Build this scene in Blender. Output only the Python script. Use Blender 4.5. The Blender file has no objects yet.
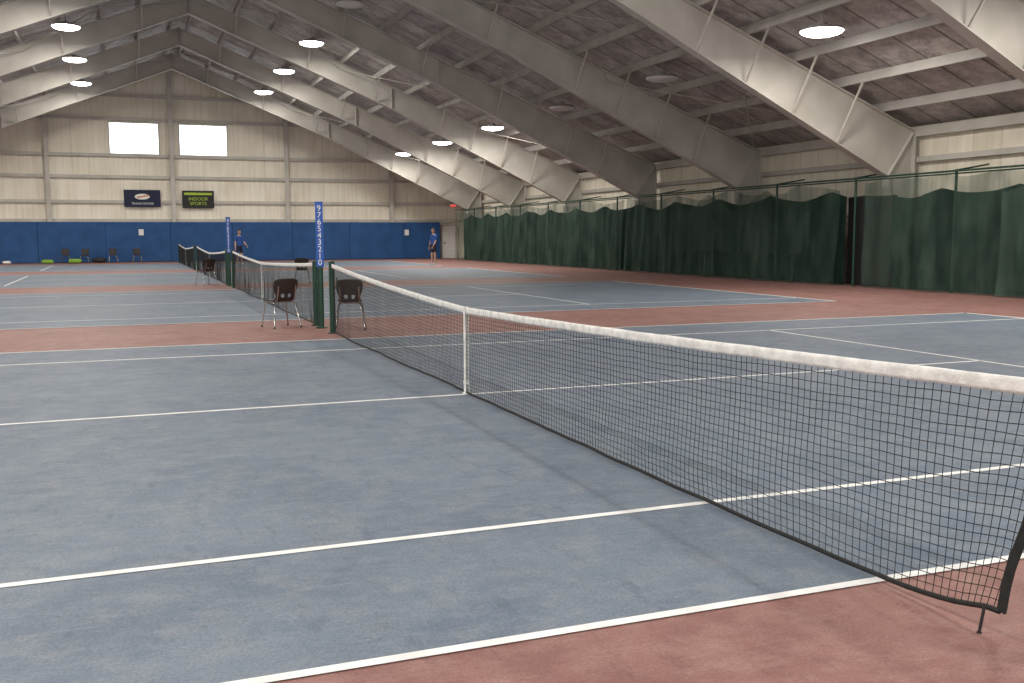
import bpy, bmesh, math, random
from mathutils import Vector, Matrix, noise
random.seed(7)
scn=bpy.context.scene
COL=scn.collection
# ------------------------------------------------------------------ materials
def new_mat(name):
    m=bpy.data.materials.new(name); m.use_nodes=True
    nt=m.node_tree; b=nt.nodes['Principled BSDF']; return m,nt,b
def pmat(name,c1,c2=None,scale=4.,rough=.6,metal=0.,bump=0.,bscale=None,detail=4.,spec=.4,stretch=(1,1,1)):
    m,nt,b=new_mat(name); N=nt.nodes; L=nt.links
    b.inputs['Roughness'].default_value=rough; b.inputs['Metallic'].default_value=metal
    b.inputs['Specular IOR Level'].default_value=spec
    if c2 is None: c2=tuple(x*.85 for x in c1)
    tc=N.new('ShaderNodeTexCoord'); mp=N.new('ShaderNodeMapping'); mp.inputs['Scale'].default_value=stretch
    L.new(tc.outputs['Object'],mp.inputs['Vector'])
    n=N.new('ShaderNodeTexNoise'); n.inputs['Scale'].default_value=scale; n.inputs['Detail'].default_value=detail
    L.new(mp.outputs[0],n.inputs['Vector'])
    r=N.new('ShaderNodeValToRGB'); r.color_ramp.elements[0].position=.35; r.color_ramp.elements[1].position=.65
    r.color_ramp.elements[0].color=(*c2,1); r.color_ramp.elements[1].color=(*c1,1)
    L.new(n.outputs['Fac'],r.inputs['Fac']); L.new(r.outputs['Color'],b.inputs['Base Color'])
    if bump:
        n2=N.new('ShaderNodeTexNoise'); n2.inputs['Scale'].default_value=bscale or scale*8; L.new(mp.outputs[0],n2.inputs['Vector'])
        bp=N.new('ShaderNodeBump'); bp.inputs['Strength'].default_value=bump; bp.inputs['Distance'].default_value=.01
        L.new(n2.outputs['Fac'],bp.inputs['Height']); L.new(bp.outputs[0],b.inputs['Normal'])
    return m
def court_mat(name,c1,c2,c3):
    m,nt,b=new_mat(name); N=nt.nodes; L=nt.links
    b.inputs['Roughness'].default_value=.62; b.inputs['Specular IOR Level'].default_value=.35
    tc=N.new('ShaderNodeTexCoord')
    def ns(s,d,ro=.6,st=(1,1,1),rz=0.):
        mp=N.new('ShaderNodeMapping'); mp.inputs['Scale'].default_value=st; mp.inputs['Rotation'].default_value=(0,0,rz); L.new(tc.outputs['Object'],mp.inputs['Vector'])
        n=N.new('ShaderNodeTexNoise'); n.inputs['Scale'].default_value=s; n.inputs['Detail'].default_value=d; n.inputs['Roughness'].default_value=ro
        L.new(mp.outputs[0],n.inputs['Vector']); return n
    def ramp(n,p0,p1,v0,v1):
        r=N.new('ShaderNodeValToRGB'); r.color_ramp.elements[0].position=p0; r.color_ramp.elements[1].position=p1
        r.color_ramp.elements[0].color=v0; r.color_ramp.elements[1].color=v1; L.new(n.outputs['Fac'],r.inputs['Fac']); return r
    def mix(fac,a,bcol,mode='MIX'):
        x=N.new('ShaderNodeMixRGB'); x.blend_type=mode
        if isinstance(fac,float): x.inputs['Fac'].default_value=fac
        else: L.new(fac,x.inputs['Fac'])
        L.new(a,x.inputs['Color1'])
        if isinstance(bcol,tuple): x.inputs['Color2'].default_value=bcol
        else: L.new(bcol,x.inputs['Color2'])
        return x.outputs[0]
    base=ramp(ns(.9,9,.72),.42,.58,(*c2,1),(*c1,1)).outputs[0]
    col=mix(ramp(ns(3.2,10,.8,(1,1.5,1),.3),.46,.62,(0,0,0,1),(.65,.65,.65,1)).outputs[0],base,(*c3,1))
    col=mix(ramp(ns(7,6,.7,(.35,3.2,1),.5),.56,.70,(0,0,0,1),(.6,.6,.6,1)).outputs[0],col,(*c3,1))
    dk=tuple(x*.68 for x in c2)
    col=mix(ramp(ns(4.2,7,.75,(2.2,.6,1),-.4),.55,.70,(0,0,0,1),(.6,.6,.6,1)).outputs[0],col,(*dk,1))
    g=ns(90,3); col=mix(.5,col,g.outputs['Fac'],'OVERLAY')
    L.new(col,b.inputs['Base Color'])
    bp=N.new('ShaderNodeBump'); bp.inputs['Strength'].default_value=.3; bp.inputs['Distance'].default_value=.004
    L.new(g.outputs['Fac'],bp.inputs['Height']); L.new(bp.outputs[0],b.inputs['Normal'])
    return m
def emit(name,c,s):
    m=bpy.data.materials.new(name); m.use_nodes=True; nt=m.node_tree; nt.nodes.clear()
    e=nt.nodes.new('ShaderNodeEmission'); e.inputs[0].default_value=(*c,1); e.inputs[1].default_value=s
    o=nt.nodes.new('ShaderNodeOutputMaterial'); nt.links.new(e.outputs[0],o.inputs[0]); return m

M_blue=court_mat('court_blue',(.140,.178,.228),(.106,.140,.190),(.205,.228,.258))
M_red=court_mat('court_red',(.262,.134,.118),(.205,.101,.090),(.32,.195,.172))
M_line=pmat('line_white',(.80,.81,.80),(.66,.67,.66),scale=6,rough=.7)
M_steel=pmat('frame_paint',(.58,.555,.51),(.46,.44,.395),scale=.9,rough=.55)
M_purlin=pmat('purlin_paint',(.47,.45,.42),(.37,.35,.325),scale=1.2,rough=.6)
M_wallblue=pmat('blue_padding',(.018,.085,.25),(.013,.066,.20),scale=1.5,rough=.6)
M_black=pmat('black_plastic',(.012,.012,.012),(.02,.02,.02),scale=20,rough=.5)
M_netcord=pmat('net_cord_black',(.012,.013,.013),(.02,.021,.021),scale=30,rough=.8)
M_band=pmat('net_band_canvas',(.84,.84,.82),(.66,.66,.64),scale=14,rough=.85,bump=.4,bscale=60)
M_postgreen=pmat('post_green',(.012,.055,.035),(.009,.04,.026),scale=6,rough=.4)
M_chrome=pmat('chrome',(.55,.55,.55),(.4,.4,.4),scale=8,rough=.22,metal=1.)
M_brown=pmat('chair_brown_plastic',(.030,.019,.016),(.020,.013,.011),scale=7,rough=.45)
M_scoreblue=pmat('score_blue',(.02,.10,.42),(.016,.08,.36),scale=9,rough=.45)
M_white=pmat('white_paint',(.8,.8,.79),(.72,.72,.71),scale=9,rough=.5)
M_lens=emit('lamp_lens',(1,.97,.92),22)
M_lensoff=pmat('lamp_lens_off',(.75,.73,.70),(.68,.66,.63),rough=.3)
M_housing=pmat('lamp_housing',(.45,.44,.43),(.38,.37,.36),rough=.4,metal=.3)
M_window=emit('window_daylight',(.93,.97,1),3.2)
M_navy=pmat('banner_navy',(.010,.018,.055),(.008,.014,.042),rough=.6)
M_yel=pmat('banner_yellow',(.45,.60,.06),(.36,.5,.05),rough=.6)
M_orange=pmat('banner_orange',(.7,.25,.05),(.6,.2,.04),rough=.6)
M_exit=emit('exit_red',(1,.05,.03),1.6)
M_skin=pmat('skin',(.50,.29,.20),(.44,.25,.17),scale=12,rough=.55)
M_lips=pmat('lips',(.36,.14,.11),rough=.5)
M_shirt=pmat('shirt_blue',(.03,.10,.36),(.02,.075,.28),scale=7,rough=.85)
M_short=pmat('shorts_navy',(.02,.025,.05),(.015,.018,.035),scale=7,rough=.85)
M_hair=pmat('hair_dark',(.05,.035,.028),(.03,.02,.016),scale=40,rough=.7)
M_shoe=pmat('shoe_white',(.6,.6,.6),(.45,.45,.45),scale=15,rough=.6)
M_eye=pmat('eye',(.02,.02,.02),rough=.2)
M_lime=pmat('bag_lime',(.25,.45,.06),(.18,.35,.05),scale=6,rough=.7)

def wall_mat():
    m,nt,b=new_mat('metal_wall_cream'); N=nt.nodes; L=nt.links
    b.inputs['Roughness'].default_value=.55
    tc=N.new('ShaderNodeTexCoord')
    n=N.new('ShaderNodeTexNoise'); n.inputs['Scale'].default_value=.5; n.inputs['Detail'].default_value=7; L.new(tc.outputs['Object'],n.inputs['Vector'])
    mp=N.new('ShaderNodeMapping'); mp.inputs['Scale'].default_value=(3,3,.25); L.new(tc.outputs['Object'],mp.inputs['Vector'])
    n2=N.new('ShaderNodeTexNoise'); n2.inputs['Scale'].default_value=1.5; n2.inputs['Detail'].default_value=5; L.new(mp.outputs[0],n2.inputs['Vector'])
    ad=N.new('ShaderNodeMath'); ad.operation='MULTIPLY_ADD'; ad.inputs[1].default_value=.5; L.new(n.outputs['Fac'],ad.inputs[0])
    m2=N.new('ShaderNodeMath'); m2.operation='MULTIPLY'; m2.inputs[1].default_value=.5; L.new(n2.outputs['Fac'],m2.inputs[0]); L.new(m2.outputs[0],ad.inputs[2])
    r=N.new('ShaderNodeValToRGB'); r.color_ramp.elements[0].position=.36; r.color_ramp.elements[1].position=.58
    r.color_ramp.elements[0].color=(.74,.68,.55,1); r.color_ramp.elements[1].color=(.90,.85,.73,1)
    L.new(ad.outputs[0],r.inputs['Fac'])
    sx=N.new('ShaderNodeSeparateXYZ'); L.new(tc.outputs['Object'],sx.inputs[0])
    s=N.new('ShaderNodeMath'); s.operation='ADD'; L.new(sx.outputs[0],s.inputs[0]); L.new(sx.outputs[1],s.inputs[1])
    k=N.new('ShaderNodeMath'); k.operation='MULTIPLY'; k.inputs[1].default_value=1.1; L.new(s.outputs[0],k.inputs[0])
    fr=N.new('ShaderNodeMath'); fr.operation='FRACT'; L.new(k.outputs[0],fr.inputs[0])
    gt=N.new('ShaderNodeMath'); gt.operation='GREATER_THAN'; gt.inputs[1].default_value=.95; L.new(fr.outputs[0],gt.inputs[0])
    mx=N.new('ShaderNodeMixRGB'); mx.blend_type='MULTIPLY'; L.new(gt.outputs[0],mx.inputs['Fac']); L.new(r.outputs[0],mx.inputs['Color1']); mx.inputs['Color2'].default_value=(.86,.86,.86,1)
    L.new(mx.outputs[0],b.inputs['Base Color'])
    return m
M_wall=wall_mat()
def roof_mat():
    m,nt,b=new_mat('roof_insulation'); N=nt.nodes; L=nt.links
    b.inputs['Roughness'].default_value=.5
    tc=N.new('ShaderNodeTexCoord')
    n=N.new('ShaderNodeTexNoise'); n.inputs['Scale'].default_value=1.6; n.inputs['Detail'].default_value=10; n.inputs['Roughness'].default_value=.8; L.new(tc.outputs['Object'],n.inputs['Vector'])
    r=N.new('ShaderNodeValToRGB'); r.color_ramp.elements[0].position=.40; r.color_ramp.elements[1].position=.60
    r.color_ramp.elements[0].color=(.32,.29,.28,1); r.color_ramp.elements[1].color=(.62,.58,.555,1); L.new(n.outputs['Fac'],r.inputs['Fac'])
    sx=N.new('ShaderNodeSeparateXYZ'); L.new(tc.outputs['Object'],sx.inputs[0])
    def mt(op,a,v=None):
        q=N.new('ShaderNodeMath'); q.operation=op; L.new(a,q.inputs[0])
        if v is not None: q.inputs[1].default_value=v
        return q.outputs[0]
    ky=mt('MULTIPLY',sx.outputs[1],1/1.22); fy=mt('FRACT',ky); iy=mt('FLOOR',ky)
    ax=mt('ADD',mt('ABSOLUTE',sx.outputs[0]),-.35); kx=mt('MULTIPLY',ax,1/1.5); ix=mt('FLOOR',kx)
    gt=mt('GREATER_THAN',fy,.94)
    cb=N.new('ShaderNodeCombineXYZ'); L.new(ix,cb.inputs[0]); L.new(iy,cb.inputs[1])
    wn=N.new('ShaderNodeTexWhiteNoise'); wn.noise_dimensions='3D'; L.new(cb.outputs[0],wn.inputs['Vector'])
    mr=N.new('ShaderNodeMapRange'); mr.inputs[3].default_value=.78; mr.inputs[4].default_value=1.05; L.new(wn.outputs['Value'],mr.inputs[0])
    pm=N.new('ShaderNodeMixRGB'); pm.blend_type='MULTIPLY'; pm.inputs['Fac'].default_value=1; L.new(r.outputs[0],pm.inputs['Color1']); L.new(mr.outputs[0],pm.inputs['Color2'])
    mx=N.new('ShaderNodeMixRGB'); mx.blend_type='MULTIPLY'; L.new(gt,mx.inputs['Fac']); L.new(pm.outputs[0],mx.inputs['Color1']); mx.inputs['Color2'].default_value=(.38,.36,.35,1)
    L.new(mx.outputs[0],b.inputs['Base Color'])
    n3=N.new('ShaderNodeTexNoise'); n3.inputs['Scale'].default_value=4; L.new(tc.outputs['Object'],n3.inputs['Vector'])
    bp=N.new('ShaderNodeBump'); bp.inputs['Strength'].default_value=.8; bp.inputs['Distance'].default_value=.08; L.new(n3.outputs['Fac'],bp.inputs['Height']); L.new(bp.outputs[0],b.inputs['Normal'])
    return m
M_roof=roof_mat()
def netting_mat(name,c1,c2,alpha,avar=0.):
    m,nt,b=new_mat(name); N=nt.nodes; L=nt.links
    b.inputs['Roughness'].default_value=.85; b.inputs['Specular IOR Level'].default_value=.1
    tc=N.new('ShaderNodeTexCoord'); n=N.new('ShaderNodeTexNoise'); n.inputs['Scale'].default_value=1.3; n.inputs['Detail'].default_value=8; n.inputs['Roughness'].default_value=.7
    mp=N.new('ShaderNodeMapping'); mp.inputs['Scale'].default_value=(1,1.6,.8); L.new(tc.outputs['Object'],mp.inputs['Vector']); L.new(mp.outputs[0],n.inputs['Vector'])
    r=N.new('ShaderNodeValToRGB'); r.color_ramp.elements[0].position=.38; r.color_ramp.elements[1].position=.62
    r.color_ramp.elements[0].color=(*c2,1); r.color_ramp.elements[1].color=(*c1,1); L.new(n.outputs['Fac'],r.inputs['Fac']); L.new(r.outputs[0],b.inputs['Base Color'])
    b.inputs['Alpha'].default_value=alpha
    if avar:
        q=N.new('ShaderNodeMapRange'); q.inputs[1].default_value=.35; q.inputs[2].default_value=.65; q.inputs[3].default_value=alpha-avar; q.inputs[4].default_value=alpha+avar
        n2=N.new('ShaderNodeTexNoise'); n2.inputs['Scale'].default_value=.9; n2.inputs['Detail'].default_value=5
        mp2=N.new('ShaderNodeMapping'); mp2.inputs['Scale'].default_value=(1,2.2,.5); L.new(tc.outputs['Object'],mp2.inputs['Vector']); L.new(mp2.outputs[0],n2.inputs['Vector'])
        L.new(n2.outputs['Fac'],q.inputs[0]); L.new(q.outputs[0],b.inputs['Alpha'])
    return m
M_backcur=netting_mat('curtain_dark_green',(.014,.034,.026),(.007,.019,.015),1.)
M_netgreen=netting_mat('netting_green',(.072,.110,.088),(.030,.058,.046),.42,.2)

# ------------------------------------------------------------------ helpers
def obj(name,me,mats,parent=None,loc=None,rotz=None,smooth=False):
    o=bpy.data.objects.new(name,me); COL.objects.link(o)
    for m in (mats if isinstance(mats,(list,tuple)) else [mats]): me.materials.append(m)
    if parent: o.parent=parent
    if loc: o.location=loc
    if rotz is not None: o.rotation_euler=(0,0,rotz)
    if smooth:
        for p in me.polygons: p.use_smooth=True
    return o
def empty(name,loc=(0,0,0),rotz=0):
    e=bpy.data.objects.new(name,None); COL.objects.link(e); e.location=loc; e.rotation_euler=(0,0,rotz); e.empty_display_size=.1; return e
class MB:
    def __init__(s): s.v=[]; s.f=[]; s.m=[]
    def box(s,x0,x1,y0,y1,z0,z1,mi=0):
        b=len(s.v); s.v+=[(x0,y0,z0),(x1,y0,z0),(x1,y1,z0),(x0,y1,z0),(x0,y0,z1),(x1,y0,z1),(x1,y1,z1),(x0,y1,z1)]
        for f in ((0,3,2,1),(4,5,6,7),(0,1,5,4),(1,2,6,5),(2,3,7,6),(3,0,4,7)): s.f.append(tuple(b+i for i in f)); s.m.append(mi)
    def quad(s,a,b,c,d,mi=0):
        i=len(s.v); s.v+=[a,b,c,d]; s.f.append((i,i+1,i+2,i+3)); s.m.append(mi)
    def bar(s,a,b,w,h,mi=0,up=(0,0,1)):
        a=Vector(a); b=Vector(b); d=(b-a).normalized(); sd=d.cross(Vector(up))
        if sd.length<1e-4: sd=d.cross(Vector((1,0,0)))
        sd.normalize(); u=sd.cross(d).normalized()
        i=len(s.v)
        for p in (a,b):
            for (p1,p2) in ((-1,-1),(1,-1),(1,1),(-1,1)): s.v.append(tuple(p+sd*w/2*p1+u*h/2*p2))
        for f in ((0,1,2,3),(7,6,5,4),(0,4,5,1),(1,5,6,2),(2,6,7,3),(3,7,4,0)): s.f.append(tuple(i+k for k in f)); s.m.append(mi)
    def cyl(s,a,b,r0,r1=None,n=16,mi=0):
        if r1 is None:r1=r0
        a=Vector(a);b=Vector(b);d=(b-a).normalized(); t=d.orthogonal().normalized(); q=d.cross(t); i=len(s.v)
        for p,r in ((a,r0),(b,r1)):
            for k in range(n):
                an=2*math.pi*k/n; s.v.append(tuple(p+(t*math.cos(an)+q*math.sin(an))*r))
        for k in range(n): s.f.append((i+k,i+(k+1)%n,i+n+(k+1)%n,i+n+k)); s.m.append(mi)
        s.f.append(tuple(i+k for k in reversed(range(n)))); s.m.append(mi)
        s.f.append(tuple(i+n+k for k in range(n))); s.m.append(mi)
    def mesh(s,name):
        me=bpy.data.meshes.new(name); me.from_pydata(s.v,[],s.f); me.update()
        for p,mi in zip(me.polygons,s.m): p.material_index=mi
        return me
def curve(name,lines,r,mat,parent=None,loc=None,res=0):
    cu=bpy.data.curves.new(name,'CURVE'); cu.dimensions='3D'; cu.bevel_depth=r; cu.bevel_resolution=res; cu.use_fill_caps=True
    for l in lines:
        sp=cu.splines.new('POLY'); sp.points.add(len(l)-1)
        for p,c in zip(sp.points,l): p.co=(*c,1)
    cu.materials.append(mat); o=bpy.data.objects.new(name,cu); COL.objects.link(o)
    if parent:o.parent=parent
    if loc:o.location=loc
    return o
def text(name,body,size,mat,parent,loc,rot,ext=.004,align='CENTER'):
    cu=bpy.data.curves.new(name,'FONT'); cu.body=body; cu.size=size; cu.extrude=ext; cu.align_x=align; cu.align_y='CENTER'; cu.materials.append(mat)
    o=bpy.data.objects.new(name,cu); COL.objects.link(o); o.parent=parent; o.location=loc; o.rotation_euler=rot; return o

# ------------------------------------------------------------------ hall dimensions
HW=18.3; YB=60.0; YF=-9.0; ZR=11.8; SL=.396
def roofz(x): return ZR-SL*abs(x)
ZE=roofz(HW)
FR=[19.1+7.315*k for k in range(-3,6)]
m=MB(); m.box(-HW,HW,YF,YB,-.2,0); obj('floor',m.mesh('floor'),M_red)
LW=.055
ms=MB(); m=MB()
for k in range(4):
    y0=14.63*k
    ms.quad((-11.885,y0,.003),(11.885,y0,.003),(11.885,y0+10.97,.003),(-11.885,y0+10.97,.003))
    def ln(x0,x1,a,b): m.quad((x0,y0+a,.006),(x1,y0+a,.006),(x1,y0+b,.006),(x0,y0+b,.006))
    X=11.885
    ln(-X,X,-.03,LW-.03); ln(-X,X,10.97-LW,10.97); ln(-X,X,1.32,1.32+LW); ln(-X,X,9.6-LW,9.6)
    ln(-6.4,6.4,5.465-LW/2,5.465+LW/2)
    for s in (-1,1):
        ln(s*6.4-LW/2,s*6.4+LW/2,1.37,9.6); ln(min(s*X,s*(X-.08)),max(s*X,s*(X-.08)),0,10.97)
obj('floor_court_surface',ms.mesh('floor_court_surface'),M_blue)
obj('floor_court_lines',m.mesh('floor_court_lines'),M_line)
# walls
def gable(y,x0=-HW,x1=HW):
    return [(x0,y,0),(x1,y,0),(x1,y,roofz(x1)),(0,y,ZR),(x0,y,roofz(x0))]
me=bpy.data.meshes.new('wall_back'); v=gable(YB)+gable(YB+.2)
me.from_pydata(v,[],[(0,1,2,3,4),(9,8,7,6,5)]+[(i,(i+1)%5+0,(i+1)%5+5,i+5) for i in range(5)]); obj('wall_back',me,M_wall)
m=MB(); m.box(HW,HW+.2,YF,YB+.2,0,ZE); obj('wall_right',m.mesh('wall_right'),M_wall)
m=MB(); m.box(-HW-.2,-HW,YF,YB+.2,0,ZE); obj('wall_left',m.mesh('wall_left'),M_wall)
me=bpy.data.meshes.new('ceiling')
v=[(-HW,YF,ZE),(0,YF,ZR),(HW,YF,ZE),(HW,YB+.2,ZE),(0,YB+.2,ZR),(-HW,YB+.2,ZE)]; v+= [(a,b,c+.15) for a,b,c in v]
me.from_pydata(v,[],[(0,5,4,1),(1,4,3,2),(6,7,10,11),(7,8,9,10),(0,1,7,6),(1,2,8,7),(2,3,9,8),(3,4,10,9),(4,5,11,10),(5,0,6,11)]); obj('ceiling',me,M_roof)
m=MB()
PX=[.35+1.5*k for k in range(12)]
for x in PX:
    for s in (-1,1):
        z=roofz(x)
        m.box(s*x-.012,s*x+.012,YF,YB,z-.24,z-.01)
        m.box(min(s*x,s*(x+.07)),max(s*x,s*(x+.07)),YF,YB,z-.25,z-.232)
obj('roof_purlins',m.mesh('roof_purlins'),M_purlin)
m=MB()
for z in (2.45,3.55,5.0,6.25,8.35,9.7):
    w=min(HW,(ZR-z)/SL)-.1
    m.box(-w,w,YB-.16,YB-.14,z-.09,z+.09); m.box(-w,w,YB-.14,YB,z+.07,z+.09)
for x in (-13.5,-6.8,0.0,6.75,13.4):
    m.box(x-.12,x+.12,YB-.34,YB-.32,0,roofz(x)-.1); m.box(x-.12,x+.12,YB-.18,YB-.16,0,roofz(x)-.1); m.box(x-.012,x+.012,YB-.32,YB-.18,0,roofz(x)-.1)
for s in (-1,1): m.bar((0,YB-.25,ZR-.25),(s*(HW-.1),YB-.25,roofz(HW-.1)-.25),.25,.3)
obj('trim_girts_back',m.mesh('g'),M_steel)
m=MB()
for s in (1,-1): m.box(min(s*(HW-.2),s*HW),max(s*(HW-.2),s*HW),YF,YB-.4,3.52,3.67)
for s in (1,-1): m.box(min(s*(HW-.25),s*HW),max(s*(HW-.25),s*HW),YF,YB-.4,ZE-.32,ZE-.05)
obj('trim_girts_side',m.mesh('g'),M_steel)
def frame(y):
    m=MB(); t=.02
    for s in (1,-1):
        outer=[(18.05,0),(18.05,roofz(18.05)-.27),(8.6,roofz(8.6)-.26),(0,ZR-.26)]
        inner=[(17.7,0),(17.15,3.1),(8.6,7.2),(0,10.72)]
        for i in range(3):
            q=[outer[i],outer[i+1],inner[i+1],inner[i]]
            for yy in (y-t/2,y+t/2): m.quad(*[(s*a,yy,b) for a,b in q])
        for pl in (outer,inner):
            for i in range(3):
                a,b=pl[i],pl[i+1]; m.bar((s*a[0],y,a[1]),(s*b[0],y,b[1]),.30,.03,up=(-.4*s,0,1) if i else (1,0,0))
        for (a,b) in ((outer[1],inner[1]),(outer[2],inner[2]),(outer[3],inner[3])):
            m.bar((s*a[0],y,a[1]),(s*b[0],y,b[1]),.22,.03,up=(1,0,.3))
        for k,x in enumerate(PX[1:-1]):
            zi=7.2+(8.6-x)*(10.72-7.2)/8.6 if x<8.6 else 7.2-(x-8.6)*(7.2-3.1)/8.55
            if k%2==0 or x>12:
                for d in (-1,1): m.bar((s*x,y+d*.1,zi+.02),(s*x,y+d*1.05,roofz(x)-.24),.045,.045)
    return m
me=frame(0).mesh('rigid_frame'); me.materials.append(M_steel)
for y in FR:
    o=bpy.data.objects.new('steel_roof_frame',me); COL.objects.link(o); o.location=(0,y,0)
L=[]
for (a,b) in ((FR[3],FR[4]),(FR[5],FR[6]),(FR[7],FR[8])):
    for s in (1,-1):
        for i in range(3):
            x0,x1=.5+5.8*i,.5+5.8*(i+1)
            L+= [[(s*x0,a,roofz(x0)-.5),(s*x1,b,roofz(x1)-.5)],[(s*x1,a,roofz(x1)-.5),(s*x0,b,roofz(x0)-.5)]]
curve('roof_bracing_rods',L,.014,M_steel)
m=MB()
x=-HW+.05
while x<16.5:
    x1=min(x+3.6,16.6); m.box(x,x1-.02,YB-.52,YB-.36,0.03,2.32); x=x1
m.box(-HW+.05,16.6,YB-.36,YB-.34,0,2.36)
obj('wall_padding_blue',m.mesh('pad'),M_wallblue)
e=empty('door_1',(17.35,YB-.03,0)); m=MB(); m.box(-.48,.48,-.05,.02,0,2.12); obj('door_leaf',m.mesh('d'),M_white,e)
m=MB(); m.box(-.56,-.48,-.09,.02,0,2.2); m.box(.48,.56,-.09,.02,0,2.2); m.box(-.56,.56,-.09,.02,2.12,2.2); obj('door_frame',m.mesh('d'),M_steel,e)
m=MB(); m.box(-.40,-.36,-.12,-.05,.98,1.06); m.box(-.40,-.26,-.13,-.11,1.0,1.04); obj('door_handle',m.mesh('d'),M_chrome,e)
e=empty('exit_sign',(17.6,YB-.22,3.45)); m=MB(); m.box(-.22,.22,-.04,.22,-.13,.13); obj('sign_box',m.mesh('e'),M_white,e)
text('sign_letters','EXIT',.2,M_exit,e,(0,-.05,0),(math.pi/2,0,0))
for i,(xa,xb) in enumerate(((-3.4,-.72),(.5,3.2))):
    e=empty('window_%d'%(i+1),((xa+xb)/2,YB,7.25)); w=(xb-xa)/2; h=.88
    m=MB(); m.box(-w,w,-.05,-.02,-h,h); obj('pane',m.mesh('p'),M_window,e)
    m=MB(); t=.06
    m.box(-w-t,w+t,-.1,0,h,h+t); m.box(-w-t,w+t,-.1,0,-h-t,-h); m.box(-w-t,-w,-.1,0,-h,h); m.box(w,w+t,-.1,0,-h,h); m.box(-.02,.02,-.07,-.04,-h,h)
    obj('window_frame',m.mesh('p'),M_steel,e)
e=empty('wall_banner',(-1.75,YB-.2,3.75)); m=MB(); m.box(-1.02,1.02,-.02,.0,-.5,.5); obj('cloth',m.mesh('b'),M_navy,e)
n=24
pts=[(.42*math.cos(a*2*math.pi/n),.17*math.sin(a*2*math.pi/n)+.1) for a in range(n)]
vs=[(x,-.03,z) for x,z in pts]; me=bpy.data.meshes.new('logo'); me.from_pydata(vs,[],[tuple(range(n))]); obj('logo_oval',me,M_white,e)
m=MB(); m.bar((-.3,-.036,.05),(.35,-.036,.18),.012,.07,up=(0,0,1)); obj('logo_stroke',m.mesh('b'),M_orange,e)
text('lettering','TENNIS CENTER',.17,M_white,e,(0,-.03,-.31),(math.pi/2,0,0))
e=empty('wall_banner',(1.42,YB-.2,3.72)); m=MB(); m.box(-.92,.92,-.02,.0,-.52,.52); obj('cloth',m.mesh('b'),M_black,e)
m=MB(); m.box(-.80,.80,-.03,-.02,.26,.40); obj('stripe',m.mesh('b'),M_yel,e)
text('lettering','INDOOR\nSPORTS',.28,M_yel,e,(0,-.03,-.12),(math.pi/2,0,0))
for x,z in ((-1.9,1.75),(14.3,1.7)):
    e=empty('paper_notice',(x,YB-.56,z)); m=MB(); m.box(-.14,.14,-.01,0.01,-.18,.18); obj('sheet',m.mesh('n'),M_white,e)

# ------------------------------------------------------------------ curtains right
CX=16.35
def sheet(name,ya,yb,x0,ztop,mat,amp,seed,sag=.0,hook=1.8,zbot=.02,lean=0,step=.06,rows=9):
    ny=int((yb-ya)/step); vs=[];fs=[]
    for i in range(ny+1):
        y=ya+(yb-ya)*i/ny
        n1=noise.noise(Vector((y*.35,seed,0)))*.9+noise.noise(Vector((y*1.3,seed+5,0)))*.8+noise.noise(Vector((y*3.2,seed+9,0)))*.7
        zt=ztop-sag*abs(math.sin(math.pi*y/hook))**1.2*(.6+.5*noise.noise(Vector((y*.6,seed+3,2))))
        for j in range(rows+1):
            t=j/rows; z=zt+(zbot-zt)*t
            a=amp*(.35+.65*t)
            vs.append((x0-lean*t+a*(n1+.45*noise.noise(Vector((y*2,z*.8,seed)))),y,z))
    R=rows+1
    for i in range(ny):
        for j in range(rows): fs.append((i*R+j,(i+1)*R+j,(i+1)*R+j+1,i*R+j+1))
    me=bpy.data.meshes.new(name); me.from_pydata(vs,[],fs); return obj(name,me,mat,smooth=True)
sheet('backdrop_curtain',-8,18.6,16.95,2.68,M_backcur,.13,1,.30,hook=2.4)
sheet('backdrop_curtain',20.3,55.4,16.85,2.75,M_backcur,.13,4,.38,hook=3.0)
sheet('curtain_gap_dark',18.5,20.5,17.05,2.6,M_black,.05,11,.05)  # black sheet stands in for the darkness of the opening between curtains
sheet('divider_netting',-8,19.0,CX,3.0,M_netgreen,.22,21,.14)
sheet('divider_netting',6,14.2,CX-.12,2.6,M_netgreen,.24,61,.5,hook=2.7)
sheet('divider_netting',20.0,33.,CX,2.98,M_netgreen,.30,25,.40,hook=3.65,lean=.15)
sheet('divider_netting',22.0,29.,CX+.2,2.9,M_netgreen,.22,75,.9,hook=3.4,zbot=.9)
sheet('divider_netting',33.2,55.4,CX,2.98,M_netgreen,.26,31,.30,hook=3.65,lean=.1)
m=MB()
m.cyl((CX,-8,3.05),(CX,55.6,3.05),.025)
m.cyl((16.8,-8,3.02),(16.8,55.6,3.02),.02)
for k in range(17):
    y=-6+3.6575*k
    m.bar((CX,y,3.05),(17.6,y,3.25),.04,.04); m.cyl((16.55,y,0),(16.55,y,3.1),.035)
obj('curtain_rail',m.mesh('rail'),M_postgreen)

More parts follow.
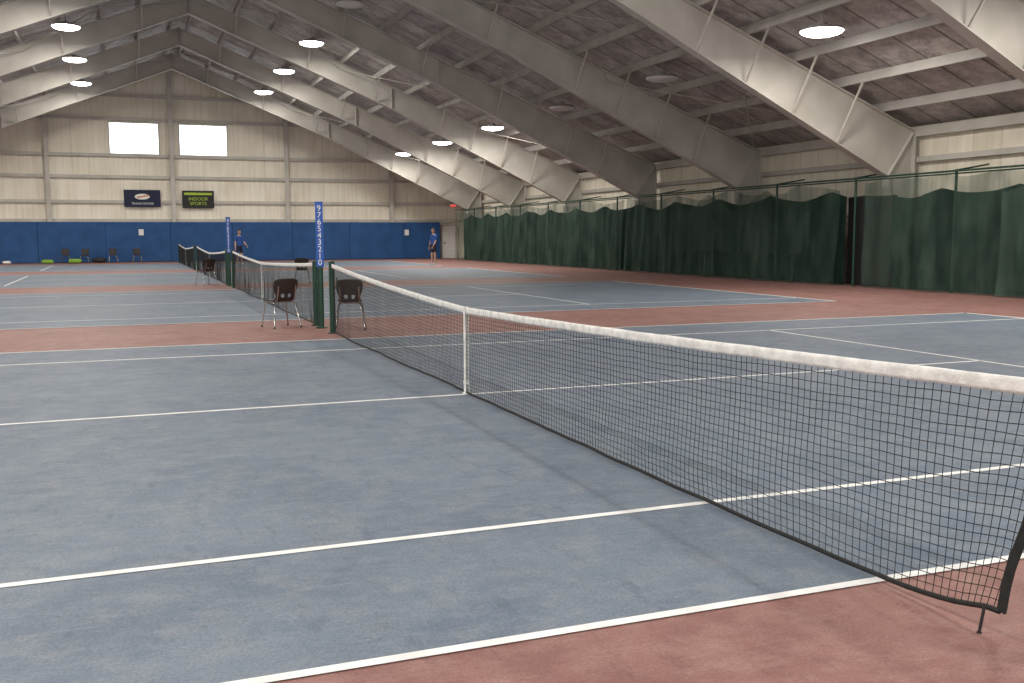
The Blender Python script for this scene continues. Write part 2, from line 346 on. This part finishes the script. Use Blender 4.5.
# ------------------------------------------------------------------ nets
def tennis_net(y0,L=12.8,c=6.4,zc=.9,z0=1.05,z1=1.07,near=False):
    e=empty('tennis_net',(0,y0,0)); gap=.09
    def ztop(y):
        t=(abs(y-c)/c) if y<c else (y-c)/(L-c); ze=z0 if y<c else z1
        return zc+(ze-zc)*(.55*t+.45*t*t) 
    def xoff(y,t):
        return .06*t*noise.noise(Vector((y*.5,y0+3,t)))+.015*noise.noise(Vector((y*2.5,y0,t*2)))*t
    def zbot(y):
        z=.025
        if near: z+=.075*math.exp(-max(0,y-.2)/.30)
        return z
    ya=.06 if near else gap; yb=L-gap
    def yy(y,t):
        if near: return y+ .20*t*math.exp(-(y-ya)/.40)
        return y
    N=int((yb-ya)/.047); R=21
    vert=[];hor=[]
    for i in range(N+1):
        y=ya+(yb-ya)*i/N
        l=[]
        for j in range(8):
            t=j/7; zt=ztop(y)-.045; z=zt+(zbot(y)-zt)*t
            l.append((xoff(y,t),yy(y,t)+.008*noise.noise(Vector((y*3,t*3,9))),z))
        vert.append(l)
    for r in range(1,R+1):
        t=r/R; l=[]
        for i in range(0,N+1,2):
            y=ya+(yb-ya)*i/N; zt=ztop(y)-.045; z=zt+(zbot(y)-zt)*t+ .010*noise.noise(Vector((y*4,r*.5,0)))
            l.append((xoff(y,t),yy(y,t),z))
        hor.append(l)
    curve('net_mesh',vert+hor,.0018,M_netcord,e)
    curve('bottom_tape',[[(xoff(y,1),yy(y,1),zbot(y)) for y in [ya+(yb-ya)*i/120 for i in range(121)]]],.011,M_netcord,e,res=1)
    m=MB()
    for ye in (ya,yb):
        prev=None
        for j in range(25):
            t=j/24; z=ztop(ye)-.05+(zbot(ye)-ztop(ye)+.05)*t
            p=(xoff(ye,t)+.004*math.sin(t*13),yy(ye,t)+.009*math.sin(t*10),z)
            if prev: m.bar(prev,p,.035 if near else .03,.012,up=(1,0,0))
            prev=p
    obj('side_tapes',m.mesh('side'),M_netcord,e)
    curve('lacing',[[(xoff(ya,t),yy(ya,t),ztop(ya)+(zbot(ya)-ztop(ya))*t),(0,.03,ztop(ya)+(zbot(ya)-ztop(ya))*t-.02)] for t in (.12,.35,.6)],.004,M_netcord,e)
    prof=[(-.009,.0),(-.011,-.016),(-.010,-.042),(-.008,-.056),(.008,-.056),(.010,-.042),(.011,-.016),(.009,.0),(0,.005)]
    vs=[];fs=[];n=220;P=len(prof)
    for i in range(n+1):
        y=gap*.6+(L-gap*1.2)*i/n; z=ztop(y)
        for (a,b) in prof:
            w=.002*noise.noise(Vector((y*9,b*60,a*50)))+.0025*noise.noise(Vector((y*2.5,7,a*30)))
            vs.append((a+w,y,z+b+w*.8))
    for i in range(n):
        for k in range(P): fs.append((i*P+k,i*P+(k+1)%P,(i+1)*P+(k+1)%P,(i+1)*P+k))
    fs.append(tuple(range(P))); fs.append(tuple(reversed(range(n*P,(n+1)*P))))
    me=bpy.data.meshes.new('top_band'); me.from_pydata(vs,[],fs); obj('top_band',me,M_band,e,smooth=True)
    m=MB(); zz=ztop(c)
    for s in (-1,1): m.box(s*.016-.002,s*.016+.002,c-.025,c+.025,.02,zz+.004)
    m.box(-.018,.018,c-.025,c+.025,zz+.003,zz+.009); m.box(-.022,.022,c-.03,c+.03,.10,.13); m.box(-.03,.03,c-.03,c+.03,0.0,.02)
    obj('centre_strap',m.mesh('strap'),M_band,e)
    for nm,yp,zp in (('post_near',0,z0),('post_far',L,z1)):
        m=MB(); m.cyl((0,yp,0),(0,yp,zp+.03),.045,n=20); m.cyl((0,yp,zp+.03),(0,yp,zp+.05),.05,.03,n=20); m.cyl((0,yp,0),(0,yp,.015),.08,n=20)
        s=1 if yp else -1
        m.box(-.035,.035,yp+s*.035-.03,yp+s*.035+.03,.62,.78); m.cyl((.03,yp+s*.05,.70),(.09,yp+s*.05,.70),.012); m.bar((.085,yp+s*.05,.70),(.085,yp+s*.05,.86),.015,.015)
        obj(nm,m.mesh(nm),M_postgreen,e)
    if near:
        m=MB(); m.cyl((-.03,ya+.26,0),(-.01,ya+.26,.10),.006); m.cyl((-.03,ya+.26,.0),(-.03,ya+.26,.004),.010)
        obj('ground_peg',m.mesh('peg'),M_black,e)
    return e
tennis_net(-.915,zc=.825,z0=.99,z1=1.07,near=True)
tennis_net(13.3,L=13.215,c=6.815)
for k in (2,3): tennis_net(14.63*k-.915)

def score_post(x,y,h,zb,rz):
    e=empty('score_post',(x,y,0),rz)
    m=MB(); m.box(-.06,.06,-.04,.04,zb,h); m.box(-.066,.066,-.047,.047,h,h+.02); obj('blue_panel',m.mesh('s'),M_scoreblue,e)
    m=MB(); m.cyl((0,0,0),(0,0,zb),.045); m.cyl((0,0,0),(0,0,.02),.09); obj('stand',m.mesh('s'),M_postgreen,e)
    n=9
    for i in range(n):
        z=h-.09-(h-zb-.16)*i/(n-1)
        text('digit',str(8-i) if i else '9',.13,M_white,e,(0,-.045,z),(math.pi/2,0,0),ext=.003)
    return e
score_post(.0,12.82,2.03,1.0,-.2)
score_post(.0,27.6,2.05,1.0,-.2)
# ------------------------------------------------------------------ chairs
def chair(x,y,rz):
    """front faces local -Y"""
    e=empty('school_chair',(x,y,0),rz)
    prof=[(-.235,.425,.17),(-.22,.445,.19),(-.12,.448,.205),(0,.438,.205),(.10,.432,.20),(.16,.445,.18),(.195,.50,.165),(.215,.56,.18),(.235,.64,.21),(.255,.72,.218),(.268,.79,.21),(.272,.815,.19)]
    nu=12;vs=[];fs=[]
    for (py,pz,w) in prof:
        for i in range(nu+1):
            u=i/nu*2-1
            if pz>.5: vs.append((u*w,py-.05*u*u*(1),pz-.012*u**4*(pz>.75)*2))
            else: vs.append((u*w,py,pz+.022*u*u))
    for j in range(len(prof)-1):
        for i in range(nu):
            if j==6 and i in (3,4,7,8): continue
            fs.append((j*(nu+1)+i,j*(nu+1)+i+1,(j+1)*(nu+1)+i+1,(j+1)*(nu+1)+i))
    me=bpy.data.meshes.new('shell'); me.from_pydata(vs,[],fs); o=obj('shell',me,M_brown,e,smooth=True)
    o.modifiers.new('s','SOLIDIFY').thickness=.009
    ss=o.modifiers.new('ss','SUBSURF'); ss.levels=1; ss.render_levels=2
    L=[]
    for s in (-1,1):
        L.append([(s*.235,-.235,.012),(s*.185,-.20,.39),(s*.16,-.17,.425),(s*.15,.0,.425),(s*.155,.10,.42),(s*.18,.16,.39),(s*.235,.245,.012)])
        L.append([(s*.155,.09,.42),(s*.15,.19,.46),(s*.15,.24,.60),(s*.15,.262,.70)])
    L.append([(-.155,-.12,.422),(.155,-.12,.422)]); L.append([(-.155,.08,.42),(.155,.08,.42)])
    curve('legs',L,.0125,M_chrome,e,res=2)
    m=MB()
    for sx in (-1,1):
        for yy in (-.236,.246): m.cyl((sx*.236,yy,0),(sx*.234,yy,.03),.016,.014)
    obj('glides',m.mesh('gl'),M_black,e)
chair(-.58,13.30,math.pi+.30)
chair(.42,12.55,math.pi-.25)
chair(-.6,28.6,math.pi+.5)
chair(2.3,28.4,math.pi-.2)
for x,r in ((-6.0,.1),(-5.0,-.15),(-3.5,.05),(-2.2,.1)): chair(x,58.6,r)
def bag(x,y,mat,s=1.):
    bm=bmesh.new(); bmesh.ops.create_icosphere(bm,subdivisions=3,radius=1)
    for v in bm.verts:
        c=v.co; n=noise.noise(c*1.8+Vector((x,0,0)))*.15
        c.x=math.copysign(abs(c.x)**.7,c.x)*.38*s*(1+n); c.y=math.copysign(abs(c.y)**.8,c.y)*.17*s*(1+n); c.z=(math.copysign(abs(c.z)**.8,c.z)*.15*(1+n)+.15)*s
    me=bpy.data.meshes.new('bag'); bm.to_mesh(me); bm.free()
    e=empty('sports_bag',(x,y,0)); obj('bag_body',me,mat,e,smooth=True)
    curve('handles',[[(-.15*s,dy,.26*s),(-.1*s,dy,.38*s),(.1*s,dy,.38*s),(.15*s,dy,.26*s)] for dy in (-.05,.05)],.012,M_black,e,res=1)
bag(-5.5,57.9,M_lime,.9); bag(-6.9,57.8,M_lime,.8); bag(-4.25,58.5,M_black,1); bag(-9.0,58.3,M_white,.6)

# ------------------------------------------------------------------ lamps
LE=265
def lamp(x,y,on):
    z=roofz(x)-.62; e=empty('high_bay_lamp',(x,y,z))
    m=MB(); m.cyl((0,0,0),(0,0,.07),.52,.46,n=32); m.cyl((0,0,.07),(0,0,.20),.16,.12,n=20); m.cyl((0,0,.2),(0,0,.60),.012,n=8)
    obj('housing',m.mesh('h'),M_housing,e)
    vs=[];fs=[];n=32;R=6
    for j in range(R):
        a=j/R*math.pi/2
        for k in range(n): vs.append((.49*math.cos(a)*math.cos(2*math.pi*k/n),.49*math.cos(a)*math.sin(2*math.pi*k/n),-.12*math.sin(a)))
    vs.append((0,0,-.12))
    for j in range(R-1):
        for k in range(n): fs.append((j*n+k,(j+1)*n+k,(j+1)*n+(k+1)%n,j*n+(k+1)%n))
    for k in range(n): fs.append(((R-1)*n+k,len(vs)-1,(R-1)*n+(k+1)%n))
    me=bpy.data.meshes.new('lens'); me.from_pydata(vs,[],fs); obj('lens',me,M_lens if on else M_lensoff,e,smooth=True)
    if on:
        l=bpy.data.lights.new('lamp_light','AREA'); l.shape='DISK'; l.size=.98; l.energy=LE; l.color=(1,.945,.86)
        o=bpy.data.objects.new('lamp_light',l); COL.objects.link(o); o.parent=e; o.location=(0,0,-.13)
for k in range(-3,6):
    y=16.2+7.4*k
    for x in (-12.5,-4.6,4.6,12.5):
        on=not((x==12.5 and k in (1,2)) or (x==4.6 and k in (1,2,-1)))
        lamp(x,y,on)

# ------------------------------------------------------------------ people
def skin_mesh(vs,es,rs,root=0,sub=2):
    me=bpy.data.meshes.new('sk'); me.from_pydata(vs,es,[]); o=bpy.data.objects.new('sk',me); COL.objects.link(o)
    o.modifiers.new('k','SKIN'); d=me.skin_vertices[0].data
    for i,r in enumerate(rs):
        d[i].radius=(r,r) if not isinstance(r,tuple) else r
        d[i].use_root=(i==root)
    s=o.modifiers.new('s','SUBSURF'); s.levels=sub
    dg=bpy.context.evaluated_depsgraph_get(); dg.update()
    out=bpy.data.meshes.new_from_object(o.evaluated_get(dg)); bpy.data.objects.remove(o); return out
def person(x,y,rz,sc=1.,arms=((.28,0),(.28,0)),hair=M_hair,shirt=M_shirt,short=M_short,elbow=(.1,.1)):
    e=empty('person',(x,y,0),rz); e.scale=(sc,)*3
    V=[(0,0,.95),(0,-.01,1.10),(0,0,1.25),(0,.01,1.40),(0,.0,1.49),(0,-.01,1.56)]
    R=[(.155,.11),(.135,.10),(.155,.11),(.15,.10),(.062,.062),(.055,.055)]
    E=[(0,1),(1,2),(2,3),(3,4),(4,5)]
    hands=[]
    for s,(ab,fw),el in ((-1,arms[0],elbow[0]),(1,arms[1],elbow[1])):
        i=len(V); sh=Vector((s*.19,.01,1.405)); dirv=Vector((s*math.sin(ab),-math.sin(fw),-math.cos(ab)*math.cos(fw))).normalized()
        elb=sh+dirv*.29; d2=(dirv+Vector((-s*el*.3,-el,0.0))).normalized(); wr=elb+d2*.25
        V+=[tuple(sh),tuple(elb),tuple(wr),tuple(wr+d2*.07)]; R+=[.062,.044,.028,(.036,.018)]
        E+=[(3,i),(i,i+1),(i+1,i+2),(i+2,i+3)]; hands.append((wr,d2,s))
        i=len(V)
        V+=[(s*.10,0,.88),(s*.115,-.015,.50),(s*.13,.01,.10),(s*.135,-.05,.045),(s*.145,-.15,.035)]; R+=[.095,.06,.04,.042,.035]
        E+=[(0,i),(i,i+1),(i+1,i+2),(i+2,i+3),(i+3,i+4)]
    me=skin_mesh(V,E,R); o=obj('body',me,[M_skin,shirt,short,M_shoe],e,smooth=True)
    for p in me.polygons:
        c=p.center; mi=0
        if c.z<.11: mi=3
        elif .60<c.z<.99 and abs(c.x)<.24: mi=2
        elif c.z<.60: mi=0
        elif c.z<=1.475 and (abs(c.x)<.20 or c.z>1.20): mi=1
        if c.z>.6 and c.z<1.2 and abs(c.x)>.235: mi=0
        p.material_index=mi
    for wr,d,s in hands:
        side=Vector((0,-1,0)); side=(side-d*side.dot(d)).normalized(); base=wr+d*.085
        for k,(o1,ln) in enumerate(((-.026,.062),(-.009,.074),(.009,.078),(.026,.070))):
            b=base+side*o1; cur=Vector((-s*.25,0,0))
            pts=[b-d*.02,b+d*ln*.4,b+d*ln*.75+cur*.03,b+d*ln+cur*.08]
            fm=skin_mesh([tuple(q) for q in pts],[(0,1),(1,2),(2,3)],[.010,.009,.0085,.007],sub=1); obj('finger_%d'%(k+1),fm,M_skin,e,smooth=True)
        b=wr+d*.03+side*.02; pts=[b,b+side*.025+d*.025,b+side*.03+d*.06]
        fm=skin_mesh([tuple(q) for q in pts],[(0,1),(1,2)],[.012,.010,.008],sub=1); obj('thumb',fm,M_skin,e,smooth=True)
    bm=bmesh.new(); bmesh.ops.create_uvsphere(bm,u_segments=28,v_segments=20,radius=1)
    for v in bm.verts:
        c=v.co; w=.078*(1-.22*max(0,-c.z)**1.5); 
        yv=c.y*.098*(1-.1*max(0,-c.z)); zv=c.z*.118
        if c.y<0 and abs(c.x)<.22 and -.35<c.z<.12: yv-=.020*(1-abs(c.x)/.22)*(1-abs(c.z+.2)/.33 if abs(c.z+.2)<.33 else 0)
        if c.y<-.6 and .1<c.z<.3 and .2<abs(c.x)<.6: yv+=.008
        v.co=(c.x*w,yv,zv)
    hm=bpy.data.meshes.new('head'); bm.to_mesh(hm); bm.free(); obj('head',hm,M_skin,e,loc=(0,-.02,1.665),smooth=True)
    bm=bmesh.new(); bmesh.ops.create_uvsphere(bm,u_segments=28,v_segments=20,radius=1)
    bmesh.ops.delete(bm,geom=[v for v in bm.verts if v.co.z<(-.35 if v.co.y>.1 else .42 if v.co.y<-.35 else .1)],context='VERTS')
    for v in bm.verts: v.co=(v.co.x*.085,v.co.y*.104,v.co.z*.126)
    hm=bpy.data.meshes.new('hair'); bm.to_mesh(hm); bm.free(); obj('hair',hm,hair,e,loc=(0,-.016,1.668),smooth=True)
    m=MB()
    for s in (-1,1): m.cyl((s*.030,-.105,1.675),(s*.030,-.113,1.675),.011,.007,n=10)
    obj('eyes',m.mesh('ey'),M_eye,e)
    m=MB(); m.bar((-.024,-.108,1.615),(.024,-.108,1.615),.008,.009); obj('mouth',m.mesh('mo'),M_lips,e)
    for s in (-1,1):
        m=MB(); m.cyl((s*.074,-.01,1.665),(s*.088,-.004,1.668),.026,.02,n=12); obj('ear',m.mesh('ea'),M_skin,e)
person(2.75,50.5,.5,1.03,arms=((.2,.1),(.2,.35)),elbow=(.1,.7))
person(11.9,45.6,-1.2,1.05,arms=((.15,.05),(.12,.25)),elbow=(.15,.4))

# ------------------------------------------------------------------ world + camera
w=bpy.data.worlds.new('World'); scn.world=w; w.use_nodes=True
w.node_tree.nodes['Background'].inputs[0].default_value=(1,.98,.96,1); w.node_tree.nodes['Background'].inputs[1].default_value=2.0
cam=bpy.data.cameras.new('Camera'); co=bpy.data.objects.new('Camera',cam); COL.objects.link(co); scn.camera=co
yaw,pitch,roll=.374,-.1072,-.0036
fwd=Vector((math.sin(yaw)*math.cos(pitch),math.cos(yaw)*math.cos(pitch),math.sin(pitch)))
r=fwd.cross(Vector((0,0,1))).normalized(); u=r.cross(fwd)
r2=r*math.cos(roll)+u*math.sin(roll); u2=-r*math.sin(roll)+u*math.cos(roll)
mt=Matrix((r2,u2,-fwd)).transposed().to_4x4(); mt.translation=Vector((-2.9819,-3.2959,1.4999)); co.matrix_world=mt
cam.sensor_width=36; cam.lens=987.7/1024*36; cam.clip_start=.05; cam.clip_end=300
scn.view_settings.view_transform='Standard'
